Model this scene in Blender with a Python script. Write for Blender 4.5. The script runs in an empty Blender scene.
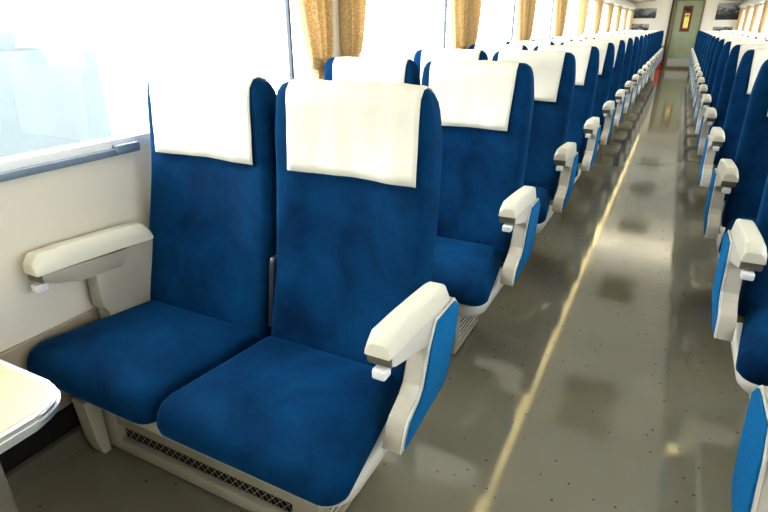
import bpy, bmesh, math, random
from mathutils import Vector, Matrix
random.seed(7)
SC = bpy.context.scene
COL = SC.collection
PI = math.pi

# ------------------------------------------------------------------ materials
def nmat(name):
    m = bpy.data.materials.new(name); m.use_nodes = True
    nt = m.node_tree; b = nt.nodes.get('Principled BSDF')
    return m, nt, b

def mat(name, col, rough=0.5, metal=0.0, noise=0.06, scale=8.0, bump=0.0, bscale=200.0, spec=0.5, sheen=0.0, coat=0.0):
    m, nt, b = nmat(name)
    tc = nt.nodes.new('ShaderNodeTexCoord')
    n = nt.nodes.new('ShaderNodeTexNoise'); n.inputs['Scale'].default_value = scale; n.inputs['Detail'].default_value = 4
    nt.links.new(tc.outputs['Object'], n.inputs['Vector'])
    r = nt.nodes.new('ShaderNodeValToRGB')
    r.color_ramp.elements[0].position = 0.3; r.color_ramp.elements[1].position = 0.7
    r.color_ramp.elements[0].color = (*[c*(1-noise) for c in col], 1)
    r.color_ramp.elements[1].color = (*[min(1, c*(1+noise)) for c in col], 1)
    nt.links.new(n.outputs['Fac'], r.inputs['Fac']); nt.links.new(r.outputs['Color'], b.inputs['Base Color'])
    b.inputs['Roughness'].default_value = rough; b.inputs['Metallic'].default_value = metal
    b.inputs['Specular IOR Level'].default_value = spec
    if sheen:
        b.inputs['Sheen Weight'].default_value = sheen; b.inputs['Sheen Roughness'].default_value = 0.35
        b.inputs['Sheen Tint'].default_value = (0.1, 0.45, 1.0, 1)
    if coat: b.inputs['Coat Weight'].default_value = coat
    if bump:
        n2 = nt.nodes.new('ShaderNodeTexNoise'); n2.inputs['Scale'].default_value = bscale; n2.inputs['Detail'].default_value = 3
        nt.links.new(tc.outputs['Object'], n2.inputs['Vector'])
        bp = nt.nodes.new('ShaderNodeBump'); bp.inputs['Strength'].default_value = bump; bp.inputs['Distance'].default_value = 0.004
        nt.links.new(n2.outputs['Fac'], bp.inputs['Height']); nt.links.new(bp.outputs['Normal'], b.inputs['Normal'])
    return m

def emis(name, col, s):
    m, nt, b = nmat(name)
    b.inputs['Base Color'].default_value = (*col, 1)
    b.inputs['Emission Color'].default_value = (*col, 1); b.inputs['Emission Strength'].default_value = s
    return m

M = {}
def velvet():
    m, nt, b = nmat('blue_velvet')
    tc = nt.nodes.new('ShaderNodeTexCoord')
    n = nt.nodes.new('ShaderNodeTexNoise'); n.inputs['Scale'].default_value = 6; n.inputs['Detail'].default_value = 6; n.inputs['Roughness'].default_value = .62
    n.inputs['Distortion'].default_value = .6
    nt.links.new(tc.outputs['Object'], n.inputs['Vector'])
    r = nt.nodes.new('ShaderNodeValToRGB')
    r.color_ramp.elements[0].position = .3; r.color_ramp.elements[0].color = (.0003, .019, .066, 1)
    r.color_ramp.elements[1].position = .72; r.color_ramp.elements[1].color = (.0008, .054, .150, 1)
    nt.links.new(n.outputs['Fac'], r.inputs['Fac']); nt.links.new(r.outputs['Color'], b.inputs['Base Color'])
    b.inputs['Roughness'].default_value = .85; b.inputs['Specular IOR Level'].default_value = .12
    b.inputs['Sheen Weight'].default_value = .22; b.inputs['Sheen Roughness'].default_value = .4
    b.inputs['Sheen Tint'].default_value = (.03, .40, 1, 1)
    n2 = nt.nodes.new('ShaderNodeTexNoise'); n2.inputs['Scale'].default_value = 160
    nt.links.new(tc.outputs['Object'], n2.inputs['Vector'])
    bp = nt.nodes.new('ShaderNodeBump'); bp.inputs['Strength'].default_value = .25; bp.inputs['Distance'].default_value = .003
    nt.links.new(n2.outputs['Fac'], bp.inputs['Height']); nt.links.new(bp.outputs['Normal'], b.inputs['Normal'])
    return m
M['velvet'] = velvet()
M['vinyl'] = mat('blue_side_cloth', (.004, .15, .36), .75, noise=.1, scale=60, bump=.2, bscale=400, spec=.2)
M['cloth'] = mat('white_cotton', (.80, .775, .68), .9, noise=.03, scale=14, bump=.35, bscale=14, spec=.1)
M['cap'] = mat('cream_plastic', (.80, .78, .66), .32, noise=.02, scale=12)
M['frame'] = mat('grey_beige_enamel', (.47, .44, .37), .38, noise=.05, scale=10)
M['ped'] = mat('shaded_pedestal_enamel', (.44, .41, .33), .4, noise=.08, scale=9)  # darker beige puts the shade under the seat into the colour
M['framelight'] = mat('light_grey_enamel', (.66, .64, .58), .35, noise=.04, scale=10)
M['under'] = mat('brown_grey_metal', (.22, .20, .16), .3, metal=.4, noise=.05)
M['white'] = mat('white_plastic', (.86, .87, .88), .3, noise=.01)
M['dark'] = mat('dark_plastic', (.035, .04, .055), .4, noise=.1)
M['black'] = mat('black_hollow_shade', (.008, .008, .009), .8, noise=.1)
M['wallpanel'] = mat('cream_wall_panel', (.82, .77, .67), .45, noise=.015, scale=3)
M['ceiling'] = mat('ceiling_panel', (.80, .77, .68), .5, noise=.02, scale=3)
M['tan'] = mat('shaded_tan_panel', (.40, .34, .26), .45, noise=.08, scale=5)
M['sill'] = mat('blue_grey_sill', (.20, .26, .34), .4, noise=.08, scale=8)
M['alu'] = mat('aluminium', (.80, .81, .82), .28, metal=.9, noise=.04, scale=20)
M['bar'] = mat('grey_frame_bar', (.09, .11, .13), .4, noise=.05)
M['winframe'] = mat('white_window_frame', (.85, .87, .90), .35, noise=.02)
M['rack'] = mat('rack_underside', (.42, .38, .29), .5, noise=.08)
M['brass'] = mat('brass_rail', (.75, .55, .25), .3, metal=.8, noise=.05)
M['doorgreen'] = mat('grey_green_door', (.30, .34, .22), .35, noise=.06, scale=4)
M['doorframe'] = mat('olive_brown_door_frame', (.20, .17, .10), .4, noise=.1)
M['doordark'] = mat('dark_brown_edge', (.05, .035, .03), .5, noise=.1)
M['red'] = mat('red_enamel', (.62, .03, .03), .3, noise=.05)
M['redbrown'] = mat('red_brown_gasket', (.16, .03, .02), .5, noise=.1)
M['vent'] = mat('vent_grey', (.16, .15, .12), .6, noise=.1)
M['paper'] = mat('white_print_border', (.80, .78, .72), .7, noise=.01)
M['tabletop'] = mat('beige_laminate', (.60, .53, .33), .35, noise=.10, scale=90)
M['lightstrip'] = emis('warm_fluorescent_cover', (1.0, .80, .38), 3.3)
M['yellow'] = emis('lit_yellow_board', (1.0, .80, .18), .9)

def curtain_mat():
    m, nt, b = nmat('gold_brocade')
    tc = nt.nodes.new('ShaderNodeTexCoord')
    v = nt.nodes.new('ShaderNodeTexNoise'); v.inputs['Scale'].default_value = 130; v.inputs['Detail'].default_value = 3
    nt.links.new(tc.outputs['Object'], v.inputs['Vector'])
    r = nt.nodes.new('ShaderNodeValToRGB')
    r.color_ramp.elements[0].position = .35; r.color_ramp.elements[0].color = (.62, .46, .24, 1)
    r.color_ramp.elements[1].position = .65; r.color_ramp.elements[1].color = (.86, .72, .47, 1)
    nt.links.new(v.outputs['Fac'], r.inputs['Fac']); nt.links.new(r.outputs['Color'], b.inputs['Base Color'])
    b.inputs['Roughness'].default_value = .85; b.inputs['Specular IOR Level'].default_value = .15
    tl = nt.nodes.new('ShaderNodeBsdfTranslucent'); nt.links.new(r.outputs['Color'], tl.inputs['Color'])
    mx = nt.nodes.new('ShaderNodeMixShader'); mx.inputs['Fac'].default_value = .45
    nt.links.new(b.outputs[0], mx.inputs[1]); nt.links.new(tl.outputs[0], mx.inputs[2])
    nt.links.new(mx.outputs[0], nt.nodes['Material Output'].inputs['Surface'])
    return m
M['curtain'] = curtain_mat()

def floor_mat():
    m, nt, b = nmat('speckled_grey_linoleum')
    tc = nt.nodes.new('ShaderNodeTexCoord')
    n = nt.nodes.new('ShaderNodeTexNoise'); n.inputs['Scale'].default_value = 1.6; n.inputs['Detail'].default_value = 5
    nt.links.new(tc.outputs['Object'], n.inputs['Vector'])
    r = nt.nodes.new('ShaderNodeValToRGB')
    r.color_ramp.elements[0].position = .3; r.color_ramp.elements[0].color = (.185, .176, .130, 1)
    r.color_ramp.elements[1].position = .7; r.color_ramp.elements[1].color = (.235, .224, .170, 1)
    nt.links.new(n.outputs['Fac'], r.inputs['Fac'])
    v = nt.nodes.new('ShaderNodeTexVoronoi'); v.inputs['Scale'].default_value = 30
    nt.links.new(tc.outputs['Object'], v.inputs['Vector'])
    v2 = nt.nodes.new('ShaderNodeTexWhiteNoise')
    nt.links.new(v.outputs['Position'], v2.inputs['Vector'])
    # only a few cells carry a dark fleck
    lt = nt.nodes.new('ShaderNodeMath'); lt.operation = 'LESS_THAN'; lt.inputs[1].default_value = .36
    nt.links.new(v2.outputs['Value'], lt.inputs[0])
    ld = nt.nodes.new('ShaderNodeMath'); ld.operation = 'LESS_THAN'; ld.inputs[1].default_value = .13
    nt.links.new(v.outputs['Distance'], ld.inputs[0])
    ml = nt.nodes.new('ShaderNodeMath'); ml.operation = 'MULTIPLY'
    nt.links.new(lt.outputs[0], ml.inputs[0]); nt.links.new(ld.outputs[0], ml.inputs[1])
    mf = nt.nodes.new('ShaderNodeMath'); mf.operation = 'MULTIPLY'; mf.inputs[1].default_value = .75
    nt.links.new(ml.outputs[0], mf.inputs[0])
    mx = nt.nodes.new('ShaderNodeMixRGB'); mx.inputs[2].default_value = (.03, .03, .025, 1)
    nt.links.new(mf.outputs[0], mx.inputs['Fac']); nt.links.new(r.outputs['Color'], mx.inputs[1])
    nt.links.new(mx.outputs[0], b.inputs['Base Color'])
    b.inputs['IOR'].default_value = 1.5; b.inputs['Specular IOR Level'].default_value = 1.0
    n3 = nt.nodes.new('ShaderNodeTexNoise'); n3.inputs['Scale'].default_value = 3; n3.inputs['Detail'].default_value = 6
    nt.links.new(tc.outputs['Object'], n3.inputs['Vector'])
    mr = nt.nodes.new('ShaderNodeMapRange'); mr.inputs['To Min'].default_value = .04; mr.inputs['To Max'].default_value = .11
    nt.links.new(n3.outputs['Fac'], mr.inputs['Value']); nt.links.new(mr.outputs[0], b.inputs['Roughness'])
    n2 = nt.nodes.new('ShaderNodeTexNoise'); n2.inputs['Scale'].default_value = 5; n2.inputs['Detail'].default_value = 2
    nt.links.new(tc.outputs['Object'], n2.inputs['Vector'])
    bp = nt.nodes.new('ShaderNodeBump'); bp.inputs['Strength'].default_value = .10; bp.inputs['Distance'].default_value = .0022
    nt.links.new(n2.outputs['Fac'], bp.inputs['Height']); nt.links.new(bp.outputs['Normal'], b.inputs['Normal'])
    return m
M['floor'] = floor_mat()

def glass_mat():
    m = bpy.data.materials.new('window_glass'); m.use_nodes = True; nt = m.node_tree; nt.nodes.clear()
    o = nt.nodes.new('ShaderNodeOutputMaterial'); t = nt.nodes.new('ShaderNodeBsdfTransparent'); g = nt.nodes.new('ShaderNodeBsdfGlossy')
    t.inputs['Color'].default_value = (.95, .98, 1, 1); g.inputs['Roughness'].default_value = .03
    mx = nt.nodes.new('ShaderNodeMixShader'); mx.inputs['Fac'].default_value = .05
    nt.links.new(t.outputs[0], mx.inputs[1]); nt.links.new(g.outputs[0], mx.inputs[2]); nt.links.new(mx.outputs[0], o.inputs['Surface'])
    return m
M['glass'] = glass_mat()

def photo_mat(name, seed):
    """black and white landscape print: sky, ridge, dark foreground, all noise driven"""
    m, nt, b = nmat(name)
    tc = nt.nodes.new('ShaderNodeTexCoord'); mp = nt.nodes.new('ShaderNodeMapping'); mp.inputs['Location'].default_value = (seed*3.1, 0, seed)
    mp.inputs['Scale'].default_value = (1, 1, 2)
    nt.links.new(tc.outputs['Object'], mp.inputs['Vector'])
    n = nt.nodes.new('ShaderNodeTexNoise'); n.inputs['Scale'].default_value = 5; n.inputs['Detail'].default_value = 6; n.inputs['Distortion'].default_value = .8
    nt.links.new(mp.outputs[0], n.inputs['Vector'])
    sp = nt.nodes.new('ShaderNodeSeparateXYZ'); nt.links.new(tc.outputs['Object'], sp.inputs[0])
    ad = nt.nodes.new('ShaderNodeMath'); ad.operation = 'MULTIPLY_ADD'; ad.inputs[1].default_value = 1.3
    nt.links.new(sp.outputs['Z'], ad.inputs[0]); nt.links.new(n.outputs['Fac'], ad.inputs[2])
    r = nt.nodes.new('ShaderNodeValToRGB')
    e = r.color_ramp.elements; e[0].position = .33; e[0].color = (.012, .014, .016, 1); e[1].position = .72; e[1].color = (.40, .41, .40, 1)
    x = e.new(.52); x.color = (.10, .11, .11, 1)
    nt.links.new(ad.outputs[0], r.inputs['Fac']); nt.links.new(r.outputs['Color'], b.inputs['Base Color'])
    b.inputs['Roughness'].default_value = .5
    return m

# ------------------------------------------------------------------ helpers
def link(name, me, material, parent=None, smooth=False):
    o = bpy.data.objects.new(name, me); COL.objects.link(o)
    if material is not None: me.materials.append(material)
    if parent is not None: o.parent = parent
    if smooth:
        for p in me.polygons: p.use_smooth = True
    return o

def from_bm(name, bm, material, parent=None, smooth=False, angle=None):
    bmesh.ops.recalc_face_normals(bm, faces=bm.faces)
    me = bpy.data.meshes.new(name); bm.to_mesh(me); bm.free()
    o = link(name, me, material, parent, smooth)
    if angle is not None:
        for p in me.polygons: p.use_smooth = True
        me.set_sharp_from_angle(angle=math.radians(angle))
    return o

def box(bm, x0, x1, y0, y1, z0, z1, bev=0.0, seg=2):
    if x0 > x1: x0, x1 = x1, x0
    if y0 > y1: y0, y1 = y1, y0
    vs = [bm.verts.new(v) for v in ((x0,y0,z0),(x1,y0,z0),(x1,y1,z0),(x0,y1,z0),(x0,y0,z1),(x1,y0,z1),(x1,y1,z1),(x0,y1,z1))]
    fs = [bm.faces.new([vs[i] for i in f]) for f in ((0,3,2,1),(4,5,6,7),(0,1,5,4),(1,2,6,5),(2,3,7,6),(3,0,4,7))]
    if bev:
        es = list({e for f in fs for e in f.edges})
        bmesh.ops.bevel(bm, geom=es, offset=bev, segments=seg, affect='EDGES', profile=.5)
    return vs

def prism_x(bm, pts, x0, x1, bev=0.0, seg=2):
    """extrude a (y,z) outline along x"""
    a = [bm.verts.new((x0, y, z)) for y, z in pts]; b = [bm.verts.new((x1, y, z)) for y, z in pts]
    n = len(pts); fs = [bm.faces.new(a), bm.faces.new(b[::-1])]
    for i in range(n): fs.append(bm.faces.new((a[i], b[i], b[(i+1)%n], a[(i+1)%n])))
    if bev:
        es = list({e for f in fs for e in f.edges})
        bmesh.ops.bevel(bm, geom=es, offset=bev, segments=seg, affect='EDGES', profile=.5)

def tube(bm, pts, r, n=8):
    rings = []
    for i, p in enumerate(pts):
        p = Vector(p); d = (Vector(pts[min(i+1, len(pts)-1)]) - Vector(pts[max(i-1, 0)])).normalized()
        u = d.cross(Vector((0,0,1))); u = u.normalized() if u.length > 1e-4 else Vector((1,0,0)); v = d.cross(u)
        rings.append([bm.verts.new(p + u*r*math.cos(2*PI*k/n) + v*r*math.sin(2*PI*k/n)) for k in range(n)])
    for a, b in zip(rings, rings[1:]):
        for k in range(n): bm.faces.new((a[k], a[(k+1)%n], b[(k+1)%n], b[k]))
    bm.faces.new(rings[0][::-1]); bm.faces.new(rings[-1])

def lathe(bm, prof, c=(0,0,0), n=20):
    rings = []
    for r, z in prof:
        rings.append([bm.verts.new((c[0]+r*math.cos(2*PI*k/n), c[1]+r*math.sin(2*PI*k/n), c[2]+z)) for k in range(n)])
    for a, b in zip(rings, rings[1:]):
        for k in range(n): bm.faces.new((a[k], a[(k+1)%n], b[(k+1)%n], b[k]))
    bm.faces.new(rings[0][::-1]); bm.faces.new(rings[-1])

def tag(o, label, cat, group=None):
    o['label'] = label; o['category'] = cat
    if group: o['group'] = group
    return o
def empty(name, loc, label, cat, group=None):
    o = bpy.data.objects.new(name, None); COL.objects.link(o); o.location = loc; o.empty_display_size = .1
    return tag(o, label, cat, group)
def struct(name, bm, m, parent=None, **k):
    o = from_bm(name, bm, m, parent, **k)
    if parent is None: o['kind'] = 'structure'
    return o
def copy_tree(o, parent=None):
    c = o.copy(); COL.objects.link(c)
    if parent is not None:
        c.parent = parent; c.matrix_parent_inverse = o.matrix_parent_inverse.copy()
    for ch in list(o.children): copy_tree(ch, c)
    return c

# ------------------------------------------------------------------ double seat (built around X=0 aisle side, s=-1: left row)
def smooth(a, b, t):
    t = max(0, min(1, (t-a)/(b-a))); return t*t*(3-2*t)

# side profile of the backrest as a path: front bottom -> top -> back bottom
FRONT = [(.238,.345),(.248,.40),(.262,.46),(.282,.53),(.300,.60),(.316,.68),(.328,.76),(.338,.84),(.345,.91),(.349,.98),(.352,1.045),(.355,1.090)]
TOPC = [(.361,1.113),(.375,1.127),(.398,1.131),(.420,1.126),(.435,1.110)]
BACK = [(.448,1.07),(.450,1.00),(.446,.90),(.436,.78),(.420,.65),(.398,.50),(.380,.36)]
PATH = FRONT + TOPC + BACK
def path_resample(path, n):
    P = [Vector((0, a, b)) for a, b in path]
    # catmull-rom refine
    out = []
    for i in range(len(P)-1):
        p0 = P[max(i-1,0)]; p1 = P[i]; p2 = P[i+1]; p3 = P[min(i+2,len(P)-1)]
        for k in range(4):
            t = k/4
            out.append(.5*((2*p1)+(-p0+p2)*t+(2*p0-5*p1+4*p2-p3)*t*t+(-p0+3*p1-3*p2+p3)*t**3))
    out.append(P[-1])
    L = [0]
    for a, b in zip(out, out[1:]): L.append(L[-1]+(b-a).length)
    res = []
    for j in range(n):
        s = L[-1]*j/(n-1); i = 0
        while i < len(L)-2 and L[i+1] < s: i += 1
        t = (s-L[i])/max(1e-9, L[i+1]-L[i]); res.append(out[i].lerp(out[i+1], t))
    return res
NP_ = 64
CP = path_resample(PATH, NP_)
def cn(j):
    a = CP[max(j-1,0)]; b = CP[min(j+1,NP_-1)]; d = (b-a).normalized()
    return Vector((0, -d.z, d.y))   # outward on the front: -y ; top: +z
def half_w(z):
    w = .234 + .006*smooth(.40,.80,z) - .010*smooth(.97,1.10,z)
    if z > 1.07:
        t = min(1,(z-1.07)/.066); w -= .016*(1-math.sqrt(max(0, 1-t*t*.98)))
    return w
RR = .030
def back_pt(j, x, off=0.0):
    """x: metres from the centre line; point on the backrest skin"""
    p = CP[j]; n = cn(j); hw = half_w(p.z); xa = abs(x)
    flat = hw-RR; inset = 0; xx = x
    if xa > flat:
        t = min(1, (xa-flat)/RR); inset = RR*(1-math.sqrt(max(0, 1-t*t)))
    front = smooth(.0, .5, -n.y)
    bol = .014*front*(1-smooth(.08, .19, xa))*smooth(.40,.55,p.z)*(1-smooth(.95,1.10,p.z))
    q = p - n*(inset+bol) + n*off
    return Vector((xx, q.y, q.z))
def make_back(cx, parent, side=0, extra=0.0):
    bm = bmesh.new()
    US = [-1,-.985,-.94,-.86,-.74,-.6]
    rows = []
    for j in range(NP_):
        hw = half_w(CP[j].z); fl = hw-RR
        xs = [-(fl+RR*math.sin(t*PI/2)) for t in (1,.85,.68,.5,.32,.15)] + [fl*k/6 for k in range(-6,7)] + [fl+RR*math.sin(t*PI/2) for t in (.15,.32,.5,.68,.85,1)]
        k_ = 1-smooth(.45,1.0,CP[j].z)
        rows.append([bm.verts.new(back_pt(j, x)+Vector((cx+side*extra*k_*max(0,side*x/hw),0,0))) for x in xs])
    for a, b in zip(rows, rows[1:]):
        for i in range(len(a)-1): bm.faces.new((a[i], a[i+1], b[i+1], b[i]))
    # side panels: zip the front half of each end loop to the back half
    for side in (0, -1):
        loop = [r[side] for r in rows]; i, k = 0, len(loop)-1
        while k-i > 2:
            bm.faces.new((loop[i], loop[i+1], loop[k-1], loop[k])); i += 1; k -= 1
        if k-i == 2: bm.faces.new((loop[i], loop[i+1], loop[k]))
    bm.faces.new([v for v in rows[0]] + [v for v in rows[-1][::-1]])
    return from_bm('backrest', bm, M['velvet'], parent, angle=50)

def make_cover(cx, parent, seed, sh=0.0, zb=.902, wid=.386, slant=0.0):
    rnd = random.Random(seed); ph = rnd.random()*6
    bm = bmesh.new(); rows = []
    j0 = min(range(NP_//2), key=lambda j: abs(CP[j].z-zb)); j1 = NP_-1
    while CP[j1].z < .98: j1 -= 1
    N = 26
    for j in range(j0, j1+1):
        z = CP[j].z; r = []
        for i in range(N+1):
            x = (i/N-.5)*wid + slant*(i/N if slant < 0 else 1-i/N)*(1-smooth(zb,1.12,z))
            hw = half_w(z); xx = max(-hw+.004, min(hw-.004, x+sh))
            lo = 1-smooth(.90, 1.05, z)
            off = .0050 + .0045*lo*(.5+.5*math.sin(x*46+ph+z*9)) + .003*lo*math.sin(x*23-ph) + .0016*math.sin(x*75+z*28+ph)*math.sin(z*31+ph)
            p = back_pt(j, xx, off)
            # the cloth hangs flat over the shallow hollow of the pad
            if j < NP_//2: p.y -= .010*lo*(1-smooth(.08,.19,abs(x)))
            if j == j0: p.z += .002*math.sin(x*17+ph)
            r.append(bm.verts.new(p+Vector((cx,0,0))))
        rows.append(r)
    for a, b in zip(rows, rows[1:]):
        for i in range(N): bm.faces.new((a[i], a[i+1], b[i+1], b[i]))
    o = from_bm('headrest_cover', bm, M['cloth'], parent, smooth=True)
    sd = o.modifiers.new('thick', 'SOLIDIFY'); sd.thickness = .002; sd.offset = 0
    o['label'] = 'white cotton cover draped over the headrest'
    return o

def rrect(hx, y0, y1, rf, rb, n=6):
    """rounded outline, front corners rf, rear corners rb"""
    pts = []
    for (cx, cy, r, a0) in ((hx-rf, y0+rf, rf, -90), (hx-rb, y1-rb, rb, 0), (-hx+rb, y1-rb, rb, 90), (-hx+rf, y0+rf, rf, 180)):
        for k in range(n+1):
            a = math.radians(a0+90*k/n); pts.append((cx+r*math.cos(a), cy+r*math.sin(a)))
    return pts
def make_cushion(xa, xb, taper_a, taper_b, parent):
    """xa: aisle-side edge, xb: window-side edge; the outer edges draw in towards the back"""
    bm = bmesh.new(); rings = []
    cx, hx = (xa+xb)/2, abs(xb-xa)/2
    y0, y1, rf, rb = -.158, .275, .050, .03
    prof = [(.038,.312),(.016,.320),(.003,.336),(0,.356),(.003,.380),(.011,.400),(.026,.416),(.052,.427),(.090,.434),(.135,.438),(.185,.440)]
    for ins, z in prof:
        ring = []
        for x, y in rrect(hx-ins, y0+ins, y1-ins*.6, max(rf-ins*.5, .02), max(rb-ins*.3, .008)):
            u = x/hx; f = smooth(-.10, .24, y)
            g = u if xb > xa else -u      # -1 at xa, +1 at xb
            d = 1 if xb > xa else -1
            xx = cx + x + (d*taper_a*f*max(0,-g) - d*taper_b*f*max(0,g))
            yy = y - .010*(1-u*u)*(1-smooth(-.16, 0, y))
            zz = z + (-.018*smooth(.05,.25,y) - .006*(1-smooth(-.17,.03,y)))*smooth(.31,.40,z) - .007*math.exp(-((x/.1)**2+((y-.06)/.1)**2))
            ring.append(bm.verts.new((xx, yy, zz)))
        rings.append(ring)
    for a, b in zip(rings, rings[1:]):
        n = len(a)
        for k in range(n): bm.faces.new((a[k], a[(k+1)%n], b[(k+1)%n], b[k]))
    bm.faces.new(rings[0][::-1]); bm.faces.new(rings[-1])
    return from_bm('seat_cushion', bm, M['velvet'], parent, angle=60)

def make_arm(parent, s, x_in, x_out, dy=0.0, wall=False):
    """armrest assembly. x_in: cushion side, x_out: outer side (already signed)."""
    sg = 1 if x_out > x_in else -1
    # cap : long tapering block, chamfered, nose sloping forward
    bm = bmesh.new()
    ys = [(-.003,.630,.664), (.016,.6305,.6885), (.10,.6265,.6865), (.22,.619,.6785), (.292,.612,.672), (.318,.610,.666), (.350,.609,.625)]
    if wall: ys = [(y+.05*smooth(.1,.3,y), zb, zt) for y, zb, zt in ys]
    rows = []
    for i, (y, zb, zt) in enumerate(ys):
        h = zt-zb; q = .003 if i in (0, 6) else 0
        sec = [(x_in+sg*q, zb), (x_in+sg*(q+.002), zb+h*.4), (x_in+sg*(.012+q), zt-.006), (x_in+sg*(.019+q), zt), (x_out-sg*(.009+q), zt), (x_out-sg*(.004+q), zt-.005), (x_out-sg*q, zb+h*.4), (x_out-sg*q, zb)]
        rows.append([bm.verts.new((x, y+dy, z)) for x, z in sec])
    for a, b in zip(rows, rows[1:]):
        n = len(a)
        for k in range(n): bm.faces.new((a[k], a[(k+1)%n], b[(k+1)%n], b[k]))
    bm.faces.new(rows[0][::-1]); bm.faces.new(rows[-1])
    bmesh.ops.bevel(bm, geom=list(bm.edges), offset=.0016, segments=2, affect='EDGES')
    cap = from_bm('armrest_cap', bm, M['cap'], parent, angle=35)
    # fairing below the cap with a dull metal nose plate
    bm = bmesh.new(); pi, po = x_in+sg*.005, x_out-sg*.002
    if not wall: prism_x(bm, [(y+dy, z) for y, z in [(.012,.6295),(.012,.606),(.026,.600),(.19,.553),(.25,.56),(.30,.609)]], pi, po, .002)
    else: prism_x(bm, [(y+dy, z) for y, z in [(.012,.6295),(.012,.612),(.045,.592),(.13,.566),(.26,.56),(.30,.609)]], pi, po, .003)
    from_bm('armrest_underside', bm, M['framelight'] if not wall else M['frame'], cap, angle=35)
    bm = bmesh.new(); prism_x(bm, [(y+dy, z) for y, z in [(.004,.6285),(.004,.610),(.0115,.602),(.0115,.6285)]], pi+sg*.001, po-sg*.001, .0015)
    np_ = from_bm('nose_plate', bm, M['under'], cap, angle=35); np_['label'] = 'brown grey metal plate under the armrest nose'
    bm = bmesh.new(); box(bm, x_in+sg*.020, x_out-sg*.013, -.004+dy, .030+dy, .574, .598, .005)
    lv = from_bm('recline_lever', bm, M['white'], cap, angle=35); lv['label'] = 'white recline lever under the armrest nose'
    if not wall:
        out = [(.048,.338),(.075,.395),(.085,.410),(.140,.432),(.165,.455),(.195,.545),(.235,.609),(.345,.607),(.372,.606),(.404,.572),(.392,.520),(.372,.465),(.335,.380),(.300,.366)]
        bm = bmesh.new(); prism_x(bm, [(y+dy, z) for y, z in out], x_in+sg*.018, x_out-sg*.002, .003)
        fr = from_bm('armrest_bracket', bm, M['frame'], parent, angle=35)  # enamel darker than the rim's, its shadowed front put into the colour
        bm = bmesh.new(); prism_x(bm, [(y+dy, z) for y, z in out], x_out-sg*.0018, x_out+sg*.004, .002)
        from_bm('bracket_rim', bm, M['framelight'], fr, angle=35)
        # inset blue panel on the outer face, a thin rim of the bracket stays visible round it
        cy = sum(p[0] for p in out)/len(out); cz = sum(p[1] for p in out)/len(out)
        ins = [(.062,.345),(.085,.392),(.093,.402),(.147,.424),(.174,.450),(.205,.543),(.243,.602),(.345,.600),(.369,.599),(.396,.570),(.385,.522),(.365,.468),(.329,.387),(.297,.373)]
        bm = bmesh.new(); prism_x(bm, [(y+dy, z) for y, z in ins], x_out+sg*.0042, x_out+sg*.009, .002)
        pn = from_bm('side_panel', bm, M['vinyl'], fr, angle=35); pn['label'] = 'bright blue cloth panel in the armrest side'
    else:
        out = [(.185,.30),(.185,.43),(.165,.45),(.165,.60),(.20,.607),(.30,.612),(.395,.610),(.41,.55),(.41,.30)]
        bm = bmesh.new(); prism_x(bm, [(y+dy, z) for y, z in out], x_in+sg*.006, x_out-sg*.002, .005)
        from_bm('armrest_bracket', bm, M['frame'], parent, angle=35)

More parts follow.
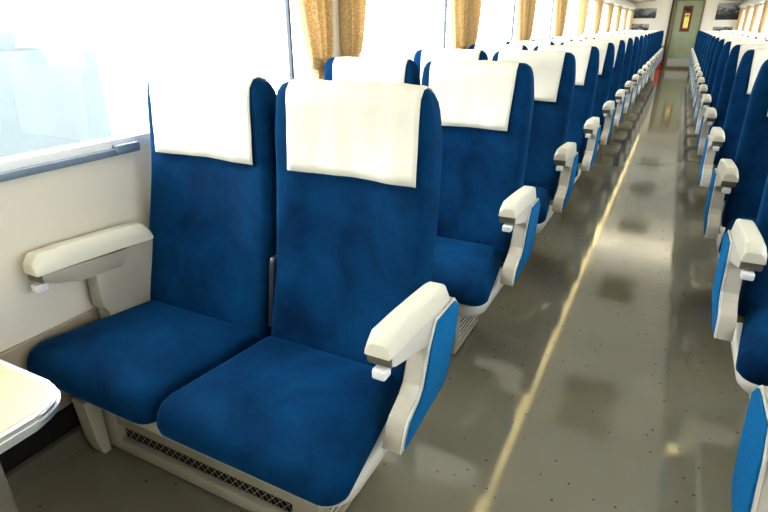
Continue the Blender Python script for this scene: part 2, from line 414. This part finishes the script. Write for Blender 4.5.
def make_seat(s, first=True):
    """s=-1 for the left row (window at -x), +1 for the right row"""
    root = empty('double_seat', (0,0,0), 'x', 'train seat')
    ca, cw = s*.652, s*1.148
    make_cushion(s*.386, s*.940, .050, .030, root); make_cushion(s*.945, s*1.468, -.030, .055, root)
    cov = []
    for i, cx in enumerate((ca, cw)):
        b = make_back(cx, root, s if i else -s, .055 if i else .0); make_cover(cx, b, i+3, *((-s*.014 if i == 0 else 0,) if first else (s*.006 if i == 0 else -s*.014, .876, .364, s*.012)))
    make_arm(root, s, s*.408, s*.342)
    make_arm(root, s, s*1.382, s*1.446, dy=-.085, wall=True)
    # folded centre armrest between the two backs
    bm = bmesh.new(); prism_x(bm, [(.268,.42),(.300,.625),(.308,.636),(.34,.636),(.33,.42)], s*.880, s*.896, .003)
    from_bm('centre_armrest', bm, M['dark'], root, angle=35)
    # seat pan : rounded beige tray under both cushions, rear end rising to the brackets
    bm = bmesh.new(); rings = []
    for ins, z in ((.05,.222),(.018,.234),(.004,.252),(0,.277),(.004,.294),(.012,.299)):
        pts = rrect(.484-ins, -.105+ins, .300-ins, .075, .03)
        rings.append([bm.verts.new((s*.894+x, y, z)) for x, y in pts])
    for a, b in zip(rings, rings[1:]):
        n = len(a)
        for k in range(n): bm.faces.new((a[k], a[(k+1)%n], b[(k+1)%n], b[k]))
    bm.faces.new(rings[0][::-1]); bm.faces.new(rings[-1])
    from_bm('seat_pan', bm, M['framelight'], root, angle=50)
    # pedestal
    xo, xi = s*.529, s*1.36
    bm = bmesh.new()
    z0, z1 = .012, .232
    # front frame: posts and rails
    for (a, b_) in ((xo, xo+s*.085), (xi-s*.075, xi)): box(bm, a, b_, -.03, -.005, z0, z1, .003)
    box(bm, xo+s*.085, xi-s*.075, -.03, -.008, z0, .056, .003)
    box(bm, xo+s*.085, xi-s*.075, -.028, -.005, .116, z1, .003)
    for (x) in (xo, xi-s*.02):   # side frames
        box(bm, x, x+s*.02, -.004, .022, z0, z1, .002)
        box(bm, x, x+s*.02, .262, .285, z0, z1, .002)
        box(bm, x, x+s*.02, .0225, .2615, z0, .034, .002)
        box(bm, x, x+s*.02, .0225, .2615, .200, z1, .002)
    base = from_bm('pedestal', bm, M['ped'], root, angle=35)
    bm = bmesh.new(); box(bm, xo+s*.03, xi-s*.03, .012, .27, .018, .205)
    from_bm('pedestal_shade', bm, M['black'], base)  # black block stands in for the shade inside the hollow pedestal
    # front mesh grille (diamonds)
    bm = bmesh.new(); x = xo+s*.085; xe = xi-s*.075; h = .060; st = .026
    n = int(abs(xe-x)/st)
    for i in range(-3, n+1):
        for d in (1, -1):
            xa = abs(x)+i*st; xb = xa+h*.9
            za, zb = (.056,.116) if d == 1 else (.116,.056)
            lo, hi = abs(x), abs(xe)
            def zz(q): return za+(zb-za)*(q-xa)/(xb-xa)
            a1, b1 = max(xa, lo), min(xb, hi)
            if b1-a1 < .004: continue
            v = [(a1, zz(a1)-.0018), (b1, zz(b1)-.0018), (b1, zz(b1)+.0018), (a1, zz(a1)+.0018)]
            bm.faces.new([bm.verts.new((s*q, -.014+.001*d, z)) for q, z in v])
    g = from_bm('front_grille', bm, M['frame'], base); g['label'] = 'diamond mesh grille in the front of the pedestal'
    # side louvres
    bm = bmesh.new()
    for k in range(7):
        z = .046+k*.0235
        box(bm, xo+s*.003, xo+s*.007, .0225, .2615, z, z+.008)
    g = from_bm('side_grille', bm, M['framelight'], base); g['label'] = 'slatted grille in the aisle side of the pedestal'
    # slanted foot at the window end
    bm = bmesh.new(); prism_x(bm, [(-.085,.215),(-.075,.06),(-.060,.0),(-.035,.0),(-.035,.215)], s*1.335, s*1.395, .003)
    from_bm('wall_leg', bm, M['frame'], base, angle=35)
    return root

P0 = {-1: 0.0, 1: -.072}
ORD = ['first','second','third','fourth','fifth','sixth','seventh','eighth','ninth','tenth','eleventh','twelfth','thirteenth','fourteenth','fifteenth','sixteenth','seventeenth','eighteenth']
NR = 18
for s in (-1, 1):
    lead = make_seat(s, True); proto = make_seat(s, False)
    side = 'left' if s < 0 else 'right'
    for k in range(NR):
        o = lead if k == 0 else proto if k == 1 else copy_tree(proto)
        o.location = (0, k + P0[s], 0)
        if s < 0 and k == 0: lb = 'large blue velvet double seat in the left foreground, beside the small table'
        elif s > 0 and k == 0: lb = 'blue double seat cut off at the lower right corner, only its armrest side showing'
        elif k == NR-1: lb = f'last blue double seat of the {side} row, nearest the green end door'
        else: lb = f'blue double seat with white headrest covers, {ORD[k]} from camera in {side} row'
        o['label'] = lb; o['category'] = 'train seat'; o['group'] = f'blue double seats of the {side} row'

# ------------------------------------------------------------------ room shell
XW = 1.47; YA, YB = -1.35, 19.2
ZS, ZT = .90, 1.685       # window sill, window top
PY = [1.60+1.89*k for k in range(-2, 10)]      # window pillars
bm = bmesh.new(); box(bm, -XW-.1, XW+.1, YA-.1, YB+1.3, -.08, 0); struct('floor', bm, M['floor'])
# ceiling: flat centre with curved shoulders
bm = bmesh.new()
prof = [(-XW-.02,1.86),(-1.40,1.96),(-1.20,2.08),(-.95,2.14),(-.5,2.17),(0,2.18),(.5,2.17),(.95,2.14),(1.20,2.08),(1.40,1.96),(XW+.02,1.86)]
lo = prof; up = [(x, z+.05) for x, z in prof]
v = [[bm.verts.new((x, y, z)) for x, z in lo+up[::-1]] for y in (YA-.05, YB+.05)]
n = len(v[0]); bm.faces.new(v[0]); bm.faces.new(v[1][::-1])
for k in range(n): bm.faces.new((v[0][k], v[0][(k+1)%n], v[1][(k+1)%n], v[1][k]))
struct('ceiling', bm, M['ceiling'], angle=40)
for s, side in ((-1,'left'), (1,'right')):
    bm = bmesh.new(); xi, xo = s*XW, s*(XW+.09)
    box(bm, xi, xo, YA, YB, 0, ZS)
    box(bm, xi, xo, YA, YB, ZT, 1.95)
    prev = YA
    for p in PY:
        if p-.09 < YA: continue
        box(bm, xi, xo, p-.075, p+.075, ZS, ZT)
    box(bm, xi, xo, YA, YA+.1, ZS, ZT); box(bm, xi, xo, YB-.30, YB, ZS, ZT)
    struct('wall_'+side, bm, M['wallpanel'])
    # lower heater duct along the wall: black strip painted for the slot's shade, and floor strip
    bm = bmesh.new(); box(bm, s*1.458, xi, YA+.01, YB-.01, .150, .425, .004)
    struct('trim_1' if s < 0 else 'trim_2', bm, M['tan'])  # tan tone carries the shadowed band low on the wall
    bm = bmesh.new(); box(bm, s*1.45, xi, YA+.01, YB-.01, .0, .15)
    struct('slot_shade_'+side, bm, M['black'])
    bm = bmesh.new(); prism_x(bm, [(YA+.01,.0),(YA+.01,.072),(YB-.01,.072),(YB-.01,.0)], s*1.425, s*1.445)
    struct('trim_3' if s < 0 else 'trim_4', bm, M['under'])
    # curtain box / cornice above the windows
    bm = bmesh.new()
    pts = [(s*XW, 1.70), (s*1.42, 1.70), (s*1.39, 1.73), (s*1.385, 1.80), (s*XW, 1.84)]
    a = [bm.verts.new((x, YA+.02, z)) for x, z in pts]; b = [bm.verts.new((x, YB-.02, z)) for x, z in pts]
    bm.faces.new(a); bm.faces.new(b[::-1])
    for k in range(5): bm.faces.new((a[k], b[k], b[(k+1)%5], a[(k+1)%5]))
    struct('trim_5' if s < 0 else 'trim_6', bm, M['wallpanel'])
    # luggage rack
    rk = empty('luggage_rack', (s*1.1, 8, 1.9), f'dark underside of the long luggage rack above the {side} windows', 'luggage rack')
    bm = bmesh.new(); y0, y1 = YA+.1-8, YB-.1-8
    prism = [(s*.36, -.02), (s*.355, .0), (s*-.25, .06), (s*-.25, .045)]
    a = [bm.verts.new((x, y0, z)) for x, z in prism]; b = [bm.verts.new((x, y1, z)) for x, z in prism]
    bm.faces.new(a); bm.faces.new(b[::-1])
    for k in range(4): bm.faces.new((a[k], b[k], b[(k+1)%4], a[(k+1)%4]))
    from_bm('shelf', bm, M['rack'], rk)
    bm = bmesh.new(); tube(bm, [(s*-.262, y0, .055), (s*-.262, y1, .055)], .012); from_bm('front_rail', bm, M['brass'], rk, smooth=True)
    # ceiling light strip
    ls = empty('ceiling_light', (s*.648, 8, 2.135), f'long warm fluorescent strip running along the {side} of the ceiling', 'ceiling light')
    bm = bmesh.new(); box(bm, -.05, .05, y0, y1, .0, .03); from_bm('housing', bm, M['framelight'], ls)
    bm = bmesh.new(); box(bm, -.038, .038, y0+.02, y1-.02, -.012, .0); from_bm('diffuser', bm, M['lightstrip'], ls)
    # windows
    for i in range(len(PY)-1):
        wi = (i+1) + (0 if s < 0 else len(PY)-1)
        a0, a1 = PY[i]+.075, PY[i+1]-.075
        a0 = max(a0, YA+.1)
        if a1 < a0+.2: continue
        bm = bmesh.new(); x0, x1 = s*(XW-.004), s*(XW+.05)
        box(bm, x0, x1, a0, a1, ZS, ZS+.035, .003); box(bm, x0, x1, a0, a1, ZT-.03, ZT, .003)
        box(bm, x0, x1, a0, a0+.03, ZS+.035, ZT-.03, .003); box(bm, x0, x1, a1-.03, a1, ZS+.035, ZT-.03, .003)
        w = struct(f'window_{wi}', bm, M['winframe'], angle=35)
        bm = bmesh.new(); yb = PY[i+1]-.335; box(bm, s*(XW+.004), s*(XW+.022), yb-.008, yb+.008, ZS+.035, ZT-.03, .002)
        from_bm('window_bar', bm, M['bar'], w)
        bm = bmesh.new(); xg = s*(XW+.03)
        bm.faces.new([bm.verts.new(q) for q in ((xg,a0+.03,ZS+.035),(xg,a1-.03,ZS+.035),(xg,a1-.03,ZT-.03),(xg,a0+.03,ZT-.03))])
        from_bm('window_pane', bm, M['glass'], w)
        # narrow sill strip under the glass
        bm = bmesh.new(); box(bm, s*(XW-.022), s*(XW+.0), PY[i]+.02 if i else a0, PY[i+1]-1.235, ZS-.012, ZS+.010, .004)
        box(bm, s*(XW-.030), s*(XW-.0), PY[i+1]-1.325, PY[i+1]-1.24, ZS-.006, ZS+.020, .004)
        from_bm('window_sill', bm, M['sill'], w, angle=35)
        # light portal just outside the glass
        ld = bpy.data.lights.new('portal', 'AREA'); ld.shape = 'RECTANGLE'; ld.size = a1-a0; ld.size_y = ZT-ZS
        ld.cycles.is_portal = True
        lo_ = bpy.data.objects.new('portal', ld); COL.objects.link(lo_); lo_.location = (s*(XW+.06), (a0+a1)/2, (ZS+ZT)/2)
        lo_.rotation_euler = Vector((-s,0,0)).to_track_quat('-Z','Z').to_euler()

# wall behind the camera and end wall
bm = bmesh.new(); box(bm, -XW-.09, XW+.09, YA-.08, YA, 0, 2.2); struct('wall_back', bm, M['wallpanel'])
DX0, DX1, DH = -.34, .50, 1.98
bm = bmesh.new()
box(bm, -XW-.09, DX0, YB, YB+.1, 0, 2.2); box(bm, DX1, XW+.09, YB, YB+.1, 0, 2.2); box(bm, DX0, DX1, YB, YB+.1, DH, 2.2)
struct('wall_front', bm, M['wallpanel'])
bm = bmesh.new()
box(bm, DX0, DX0+.10, YB-.03, YB+.05, 0, DH, .006); box(bm, DX1-.05, DX1, YB-.03, YB+.05, 0, DH, .006); box(bm, DX0+.1, DX1-.05, YB-.03, YB+.05, DH-.05, DH)
box(bm, DX0+.1, DX1-.05, YB-.03, YB+.05, 0, .06, .005)
fr = struct('trim_7', bm, M['doorframe'], angle=35)
bm = bmesh.new(); box(bm, DX0-.05, DX0, YB-.06, YB-.001, 0, DH+.05, .004); struct('trim_8', bm, M['doordark'])
bm = bmesh.new(); ya = YB+.012
dx0, dx1 = DX0+.10, DX1-.05; wx0, wx1, wz0, wz1 = -.06, .21, 1.08, 1.80
box(bm, dx0, wx0, ya, ya+.035, .06, DH-.05); box(bm, wx1, dx1, ya, ya+.035, .06, DH-.05)
box(bm, wx0, wx1, ya, ya+.035, .06, wz0); box(bm, wx0, wx1, ya, ya+.035, wz1, DH-.05)
d = struct('door_1', bm, M['doorgreen'])
bm = bmesh.new()
for b_ in ((wx0-.0, wx0+.06, wz0, wz1), (wx1-.06, wx1, wz0, wz1), (wx0+.06, wx1-.06, wz0, wz0+.10), (wx0+.06, wx1-.06, wz1-.06, wz1), (wx0+.06, wx1-.06, 1.60, 1.66)):
    box(bm, b_[0], b_[1], ya-.006, ya+.03, b_[2], b_[3], .003)
from_bm('door_window_frame', bm, M['redbrown'], d)
bm = bmesh.new(); box(bm, wx0+.035, wx1-.035, ya+.016, ya+.02, wz0+.05, wz1-.05); from_bm('door_window_pane', bm, M['glass'], d)
bm = bmesh.new(); box(bm, dx0+.02, dx1-.02, ya-.004, ya-.0005, .08, .30, .001); from_bm('kick_plate', bm, M['alu'], d)
bm = bmesh.new(); tube(bm, [(dx1-.09, ya-.001, .95), (dx1-.09, ya-.04, .95), (dx1-.09, ya-.04, 1.08), (dx1-.09, ya-.001, 1.08)], .009); from_bm('door_handle', bm, M['alu'], d, smooth=True)
# vestibule beyond the door with a lit yellow board
bm = bmesh.new(); box(bm, -.6, .8, YB+1.2, YB+1.25, 0, 2.2); box(bm, -.65, -.6, YB+.101, YB+1.25, 0, 2.2); box(bm, .8, .85, YB+.101, YB+1.25, 0, 2.2); box(bm, -.65, .85, YB+.101, YB+1.25, 2.2, 2.25)
struct('wall_beyond', bm, M['tan'])
nb = empty('notice_board', (.09, YB+1.199, 1.45), 'bright yellow board glimpsed through the end door window', 'sign')
bm = bmesh.new(); box(bm, -.07, .07, -.012, 0, -.30, .16, .004); from_bm('panel', bm, M['yellow'], nb)
bm = bmesh.new(); box(bm, -.05, .05, -.016, -.012, .06, .12); from_bm('stripe', bm, M['paper'], nb)
bm = bmesh.new(); box(bm, -.03, .03, -.012, 0, -1.45, -.3005); from_bm('post', bm, M['frame'], nb)

# ------------------------------------------------------------------ prints on the end wall
def print_(x0, x1, z0, z1, seed, label):
    cx, cz = (x0+x1)/2, (z0+z1)/2
    t = empty('framed_photograph', (cx, YB, cz), label, 'picture', 'black and white photographs on the end wall')
    bm = bmesh.new(); box(bm, x0-cx-.03, x1-cx+.03, -.012, -.001, z0-cz-.03, z1-cz+.03, .002); from_bm('mount', bm, M['paper'], t)
    bm = bmesh.new(); box(bm, x0-cx, x1-cx, -.015, -.0125, z0-cz, z1-cz); from_bm('print', bm, photo_mat(f'bw_print_{seed}', seed), t)
print_(-1.42,-.78,1.46,1.74,1,'upper black and white landscape photograph left of the end door')
print_(-1.42,-.92,1.05,1.30,2,'lower black and white photograph left of the end door, mostly hidden by headrests')
print_(.83,1.42,1.41,1.86,3,'larger upper black and white landscape photograph right of the end door')
print_(.83,1.34,1.00,1.22,4,'lower black and white photograph right of the end door, just above the headrests')

# fire extinguisher by the door
fe = empty('fire_extinguisher', (-.43, YB-.22, 0), 'red fire extinguisher standing on the floor left of the end door', 'extinguisher')
bm = bmesh.new(); lathe(bm, [(.055,0),(.068,.015),(.070,.06),(.070,.50),(.056,.57),(.026,.60)]); from_bm('cylinder_body', bm, M['red'], fe, smooth=True)
bm = bmesh.new(); lathe(bm, [(.026,.598),(.026,.65),(.018,.66)]); box(bm, -.02, .11, -.012, .012, .662, .678, .003); from_bm('valve', bm, M['dark'], fe)
bm = bmesh.new(); tube(bm, [(.02,-.02,.64),(.11,-.05,.56),(.115,-.055,.35),(.105,-.05,.22)], .011); from_bm('hose', bm, M['dark'], fe, smooth=True)

# ------------------------------------------------------------------ ceiling vents (their dark shapes mirror in the floor)
proto = None
for k in range(-1, 6):
    y = 1.05+2.85*k
    if y < YA: continue
    num = k
    lb = f'{ORD[num]} grey air grille from the camera in the middle of the ceiling'
    if proto is None:
        proto = empty('ceiling_vent', (-.11, y, 2.172), lb, 'air vent', 'air grilles along the ceiling')
        bm = bmesh.new(); box(bm, -.24, .24, -.42, .42, -.012, .002, .004); from_bm('frame', bm, M['frame'], proto)
        bm = bmesh.new()
        for i in range(20): box(bm, -.215, .215, -.40+i*.04, -.378+i*.04, -.022, -.012)
        from_bm('louvres', bm, M['vent'], proto)
    else:
        o = copy_tree(proto); o.location = (-.11, y, 2.172); o['label'] = lb

# ------------------------------------------------------------------ curtains
def make_curtain(s, sgn, seed):
    """hangs beside a pillar; sgn -1: the side nearer the camera, +1: beyond it. Gathered by a tie-back."""
    rnd = random.Random(seed)
    root = empty('curtain', (0,0,0), 'x', 'curtain')
    TIE = 1.095; TC = .168 if sgn < 0 else .108; bm = bmesh.new(); N = 60; rows = []
    zs = [1.695-(1.695-.945)*k/44 for k in range(45)]
    ph = rnd.random()*3
    for z in zs:
        if z > TIE:
            t = (z-TIE)/(1.695-TIE); near = (.105 if sgn < 0 else .055)*(1-t)+(.085 if sgn < 0 else .045)*t; far = near+(.135 if sgn < 0 else .105)+(.125*t**.75)
        else:
            t = (TIE-z)/.17; near = (.095 if sgn < 0 else .055)-.03*smooth(0,1,t); far = near+.115+.055*smooth(0,1,t)
        pinch = math.exp(-((z-TIE)/.045)**2)
        amp = .030*(1-.55*pinch)
        r = []
        for i in range(N+1):
            u = i/N; y = sgn*(near+(far-near)*u)
            w = math.sin(u*2*PI*3.0+ph+.5*math.sin(3*z*u))
            w = math.copysign(abs(w)**.75, w)
            x = -s*(.030+amp*w+.006*math.sin(u*31+ph)+.010*(1-t if z > TIE else 0)*math.sin(u*PI))
            r.append(bm.verts.new((x, y, z)))
        rows.append(r)
    for a, b in zip(rows, rows[1:]):
        for i in range(N): bm.faces.new((a[i], a[i+1], b[i+1], b[i]))
    fab = from_bm('drape', bm, M['curtain'], root, smooth=True)
    sd = fab.modifiers.new('thick', 'SOLIDIFY'); sd.thickness = .002
    # tie-back band with knot
    bm = bmesh.new(); rr = []
    for z, e in ((TIE+.028,.0),(TIE+.014,.004),(TIE,.005),(TIE-.014,.004),(TIE-.028,.0)):
        ring = []
        for k in range(20):
            a = 2*PI*k/20; ring.append(bm.verts.new((-s*.030+(.030+e)*math.cos(a), sgn*TC+((.072 if sgn < 0 else .060)+e)*math.sin(a), z+.010*math.sin(a)*sgn)))
        rr.append(ring)
    for a, b in zip(rr, rr[1:]):
        for k in range(20): bm.faces.new((a[k], a[(k+1)%20], b[(k+1)%20], b[k]))
    tb = from_bm('tie_back', bm, M['curtain'], root, smooth=True)
    sd = tb.modifiers.new('thick', 'SOLIDIFY'); sd.thickness = .003
    bm = bmesh.new()
    bmesh.ops.create_uvsphere(bm, u_segments=12, v_segments=8, radius=.02, matrix=Matrix.Translation((-s*.066, sgn*TC, TIE-.02)) @ Matrix.Diagonal((.6,1.2,.8,1)))
    for d in (-1, 1):
        tube(bm, [(-s*.066, sgn*TC, TIE-.025), (-s*.064, sgn*TC+d*.022, TIE-.06), (-s*.060, sgn*TC+d*.028, TIE-.11)], .010)
    from_bm('knot', bm, M['curtain'], tb, smooth=True)
    return root
for s in (-1, 1):
    side = 'left' if s < 0 else 'right'
    pr = {g: make_curtain(s, g, 5+g) for g in (-1, 1)}
    for g in (-1, 1):
        first = True
        for i, p in enumerate(PY):
            if p < 0 or p > YB-.4: continue
            o = pr[g] if first else copy_tree(pr[g]); first = False
            o.location = (s*(XW-.006), p, 0)
            n = i-2   # pillar number from the camera
            w = 'near' if g < 0 else 'far'
            if s < 0 and n == 0: lb = ('tied gold curtain nearest the camera on the left wall, just before the first pillar' if g < 0 else
                                        'gold curtain just beyond the nearest left pillar, cut off below by a headrest')
            else: lb = f'gold tied curtain on {w} side of {ORD[n]} window pillar from camera, {side} wall'
            o['label'] = lb; o['category'] = 'curtain'; o['group'] = f'gold tied curtains along the {side} windows'

# ------------------------------------------------------------------ small table in the left foreground
tb = empty('window_table', (-1.15, -.72, 0), 'small beige table with rounded aluminium edge, at the lower left beside the wall', 'table')
def tb_outline(x0, x1, y0, y1, r, n=8):
    pts = [(x0, y0), (x0, y1)]
    pts = [(x0, y0)]
    for k in range(n+1):
        a = math.radians(-90+90*k/n); pts.append((x1-r+r*math.cos(a), y0+r+r*math.sin(a)))
    for k in range(n+1):
        a = math.radians(90*k/n); pts.append((x1-r+r*math.cos(a), y1-r+r*math.sin(a)))
    pts.append((x0, y1)); return pts
ox, oy = -1.15, -.72
def slab(name, ins, z0, z1, m, parent, bev=0):
    bm = bmesh.new(); pts = tb_outline(-1.465-ox, -.868-ins-ox, -1.10+ins-oy, -.342-ins-oy, .085-ins*.5)
    a = [bm.verts.new((x, y, z0)) for x, y in pts]; b = [bm.verts.new((x, y, z1)) for x, y in pts]; n = len(pts)
    fs = [bm.faces.new(a[::-1]), bm.faces.new(b)]
    for k in range(n): fs.append(bm.faces.new((a[k], a[(k+1)%n], b[(k+1)%n], b[k])))
    if bev: bmesh.ops.bevel(bm, geom=list({e for f in fs[:2] for e in f.edges}), offset=bev, segments=2, affect='EDGES')
    return from_bm(name, bm, m, parent, angle=35)
rim = slab('metal_rim', 0, .570, .600, M['alu'], tb, .003)
slab('rim_bead', -.003, .580, .589, M['alu'], rim, .002)
slab('tabletop', .012, .5985, .6015, M['tabletop'], tb)
bm = bmesh.new(); prism_x(bm, [(.24,.569),(.285,.569),(.285,.0),(.24,.0)], .06, .11, .003)
from_bm('leg', bm, M['under'], tb, angle=35)
bm = bmesh.new(); box(bm, -.315, -.285, -.30, .34, .50, .569, .003); from_bm('wall_bracket', bm, M['frame'], tb)

# ------------------------------------------------------------------ outside: pale platform seen through the glass
bm = bmesh.new(); box(bm, -60, -1.75, -30, 60, -1.2, -1.1); box(bm, 1.75, 60, -30, 60, -1.2, -1.1)
M['ground'] = mat('pale_ballast', (.62, .63, .62), .9, noise=.1, scale=1)
struct('ground', bm, M['ground'])
M['pale'] = mat('pale_render', (.125, .145, .145), .8, noise=.08, scale=1.5)
M['palew'] = mat('pale_blue_glass', (.095, .118, .130), .4, noise=.1)
bd = empty('low_building', (-11.5, -2, -1.1), 'washed out pale low building outside the front left window', 'building')
bm = bmesh.new(); box(bm, -1.5, 1.5, -16, 8.5, 0, 1.95); box(bm, -1.3, 1.3, 3.5, 7.6, 1.951, 2.25); from_bm('wall', bm, M['pale'], bd)
bm = bmesh.new()
for k in range(7): box(bm, 1.501, 1.53, -14.5+k*3.2, -12.9+k*3.2, .8, 1.6)
from_bm('window', bm, M['palew'], bd)
pl = empty('railway_track', (-7.6, 0, -1.1), 'pale grey railway track outside the front left window', 'track')
bm = bmesh.new()
for x in (-.55, .55): box(bm, x-.07, x+.07, -20, 9, .06, .2)
from_bm('rails', bm, M['palew'], pl)
bm = bmesh.new()
for k in range(48): box(bm, -1.0, 1.0, -20+k*.6, -19.78+k*.6, 0, .06)
from_bm('sleepers', bm, M['pale'], pl)

# ------------------------------------------------------------------ light
w = bpy.data.worlds.new('overcast'); SC.world = w; w.use_nodes = True
bg = w.node_tree.nodes['Background']; bg.inputs[0].default_value = (.93, .97, 1.0, 1); bg.inputs[1].default_value = 8.0
sun = bpy.data.lights.new('sun', 'SUN'); sun.energy = 2.0; sun.angle = math.radians(12); sun.color = (1, .96, .88)
so = bpy.data.objects.new('sun', sun); COL.objects.link(so)
so.rotation_euler = Vector((.80, .20, -.50)).to_track_quat('-Z', 'Z').to_euler(); so.location = (-6, -2, 5)

# ------------------------------------------------------------------ camera (solved from the photograph)
cam = bpy.data.cameras.new('camera'); cam.lens = 536.916/768*36; cam.sensor_width = 36; cam.sensor_fit = 'HORIZONTAL'; cam.clip_start = .02; cam.clip_end = 200
co = bpy.data.objects.new('camera', cam); COL.objects.link(co)
F = Vector((-0.42032062, 0.81668614, -0.39541665)); R_ = Vector((0.889081439, 0.457748919, 0.000348825)); U = Vector((0.18128642*-1, 0.35141098, 0.9185018))
# columns: right, up, backward
U = R_.cross(F)
mw = Matrix((( R_.x, U.x, -F.x, 0.07157403), (R_.y, U.y, -F.y, -0.8359575), (R_.z, U.z, -F.z, 1.26839865), (0,0,0,1)))
co.matrix_world = mw
SC.camera = co
for s in (-1, 1):
    a = bpy.data.lights.new('ceiling_fill', 'AREA'); a.shape = 'RECTANGLE'; a.size = .10; a.size_y = 19; a.energy = 150; a.color = (1, .92, .76)  # added fill aimed upward to brighten the ceiling, no real fitting
    ao = bpy.data.objects.new('ceiling_fill', a); COL.objects.link(ao); ao.location = (s*.92, 8.6, 1.99)
    ao.rotation_euler = Vector((-s*.75, 0, 1)).to_track_quat('-Z', 'Y').to_euler()
SC.view_settings.view_transform = 'Standard'; SC.view_settings.look = 'Medium High Contrast'; SC.view_settings.exposure = 0.0
SC.cycles.use_denoising = True
SC.cycles.max_bounces = 8
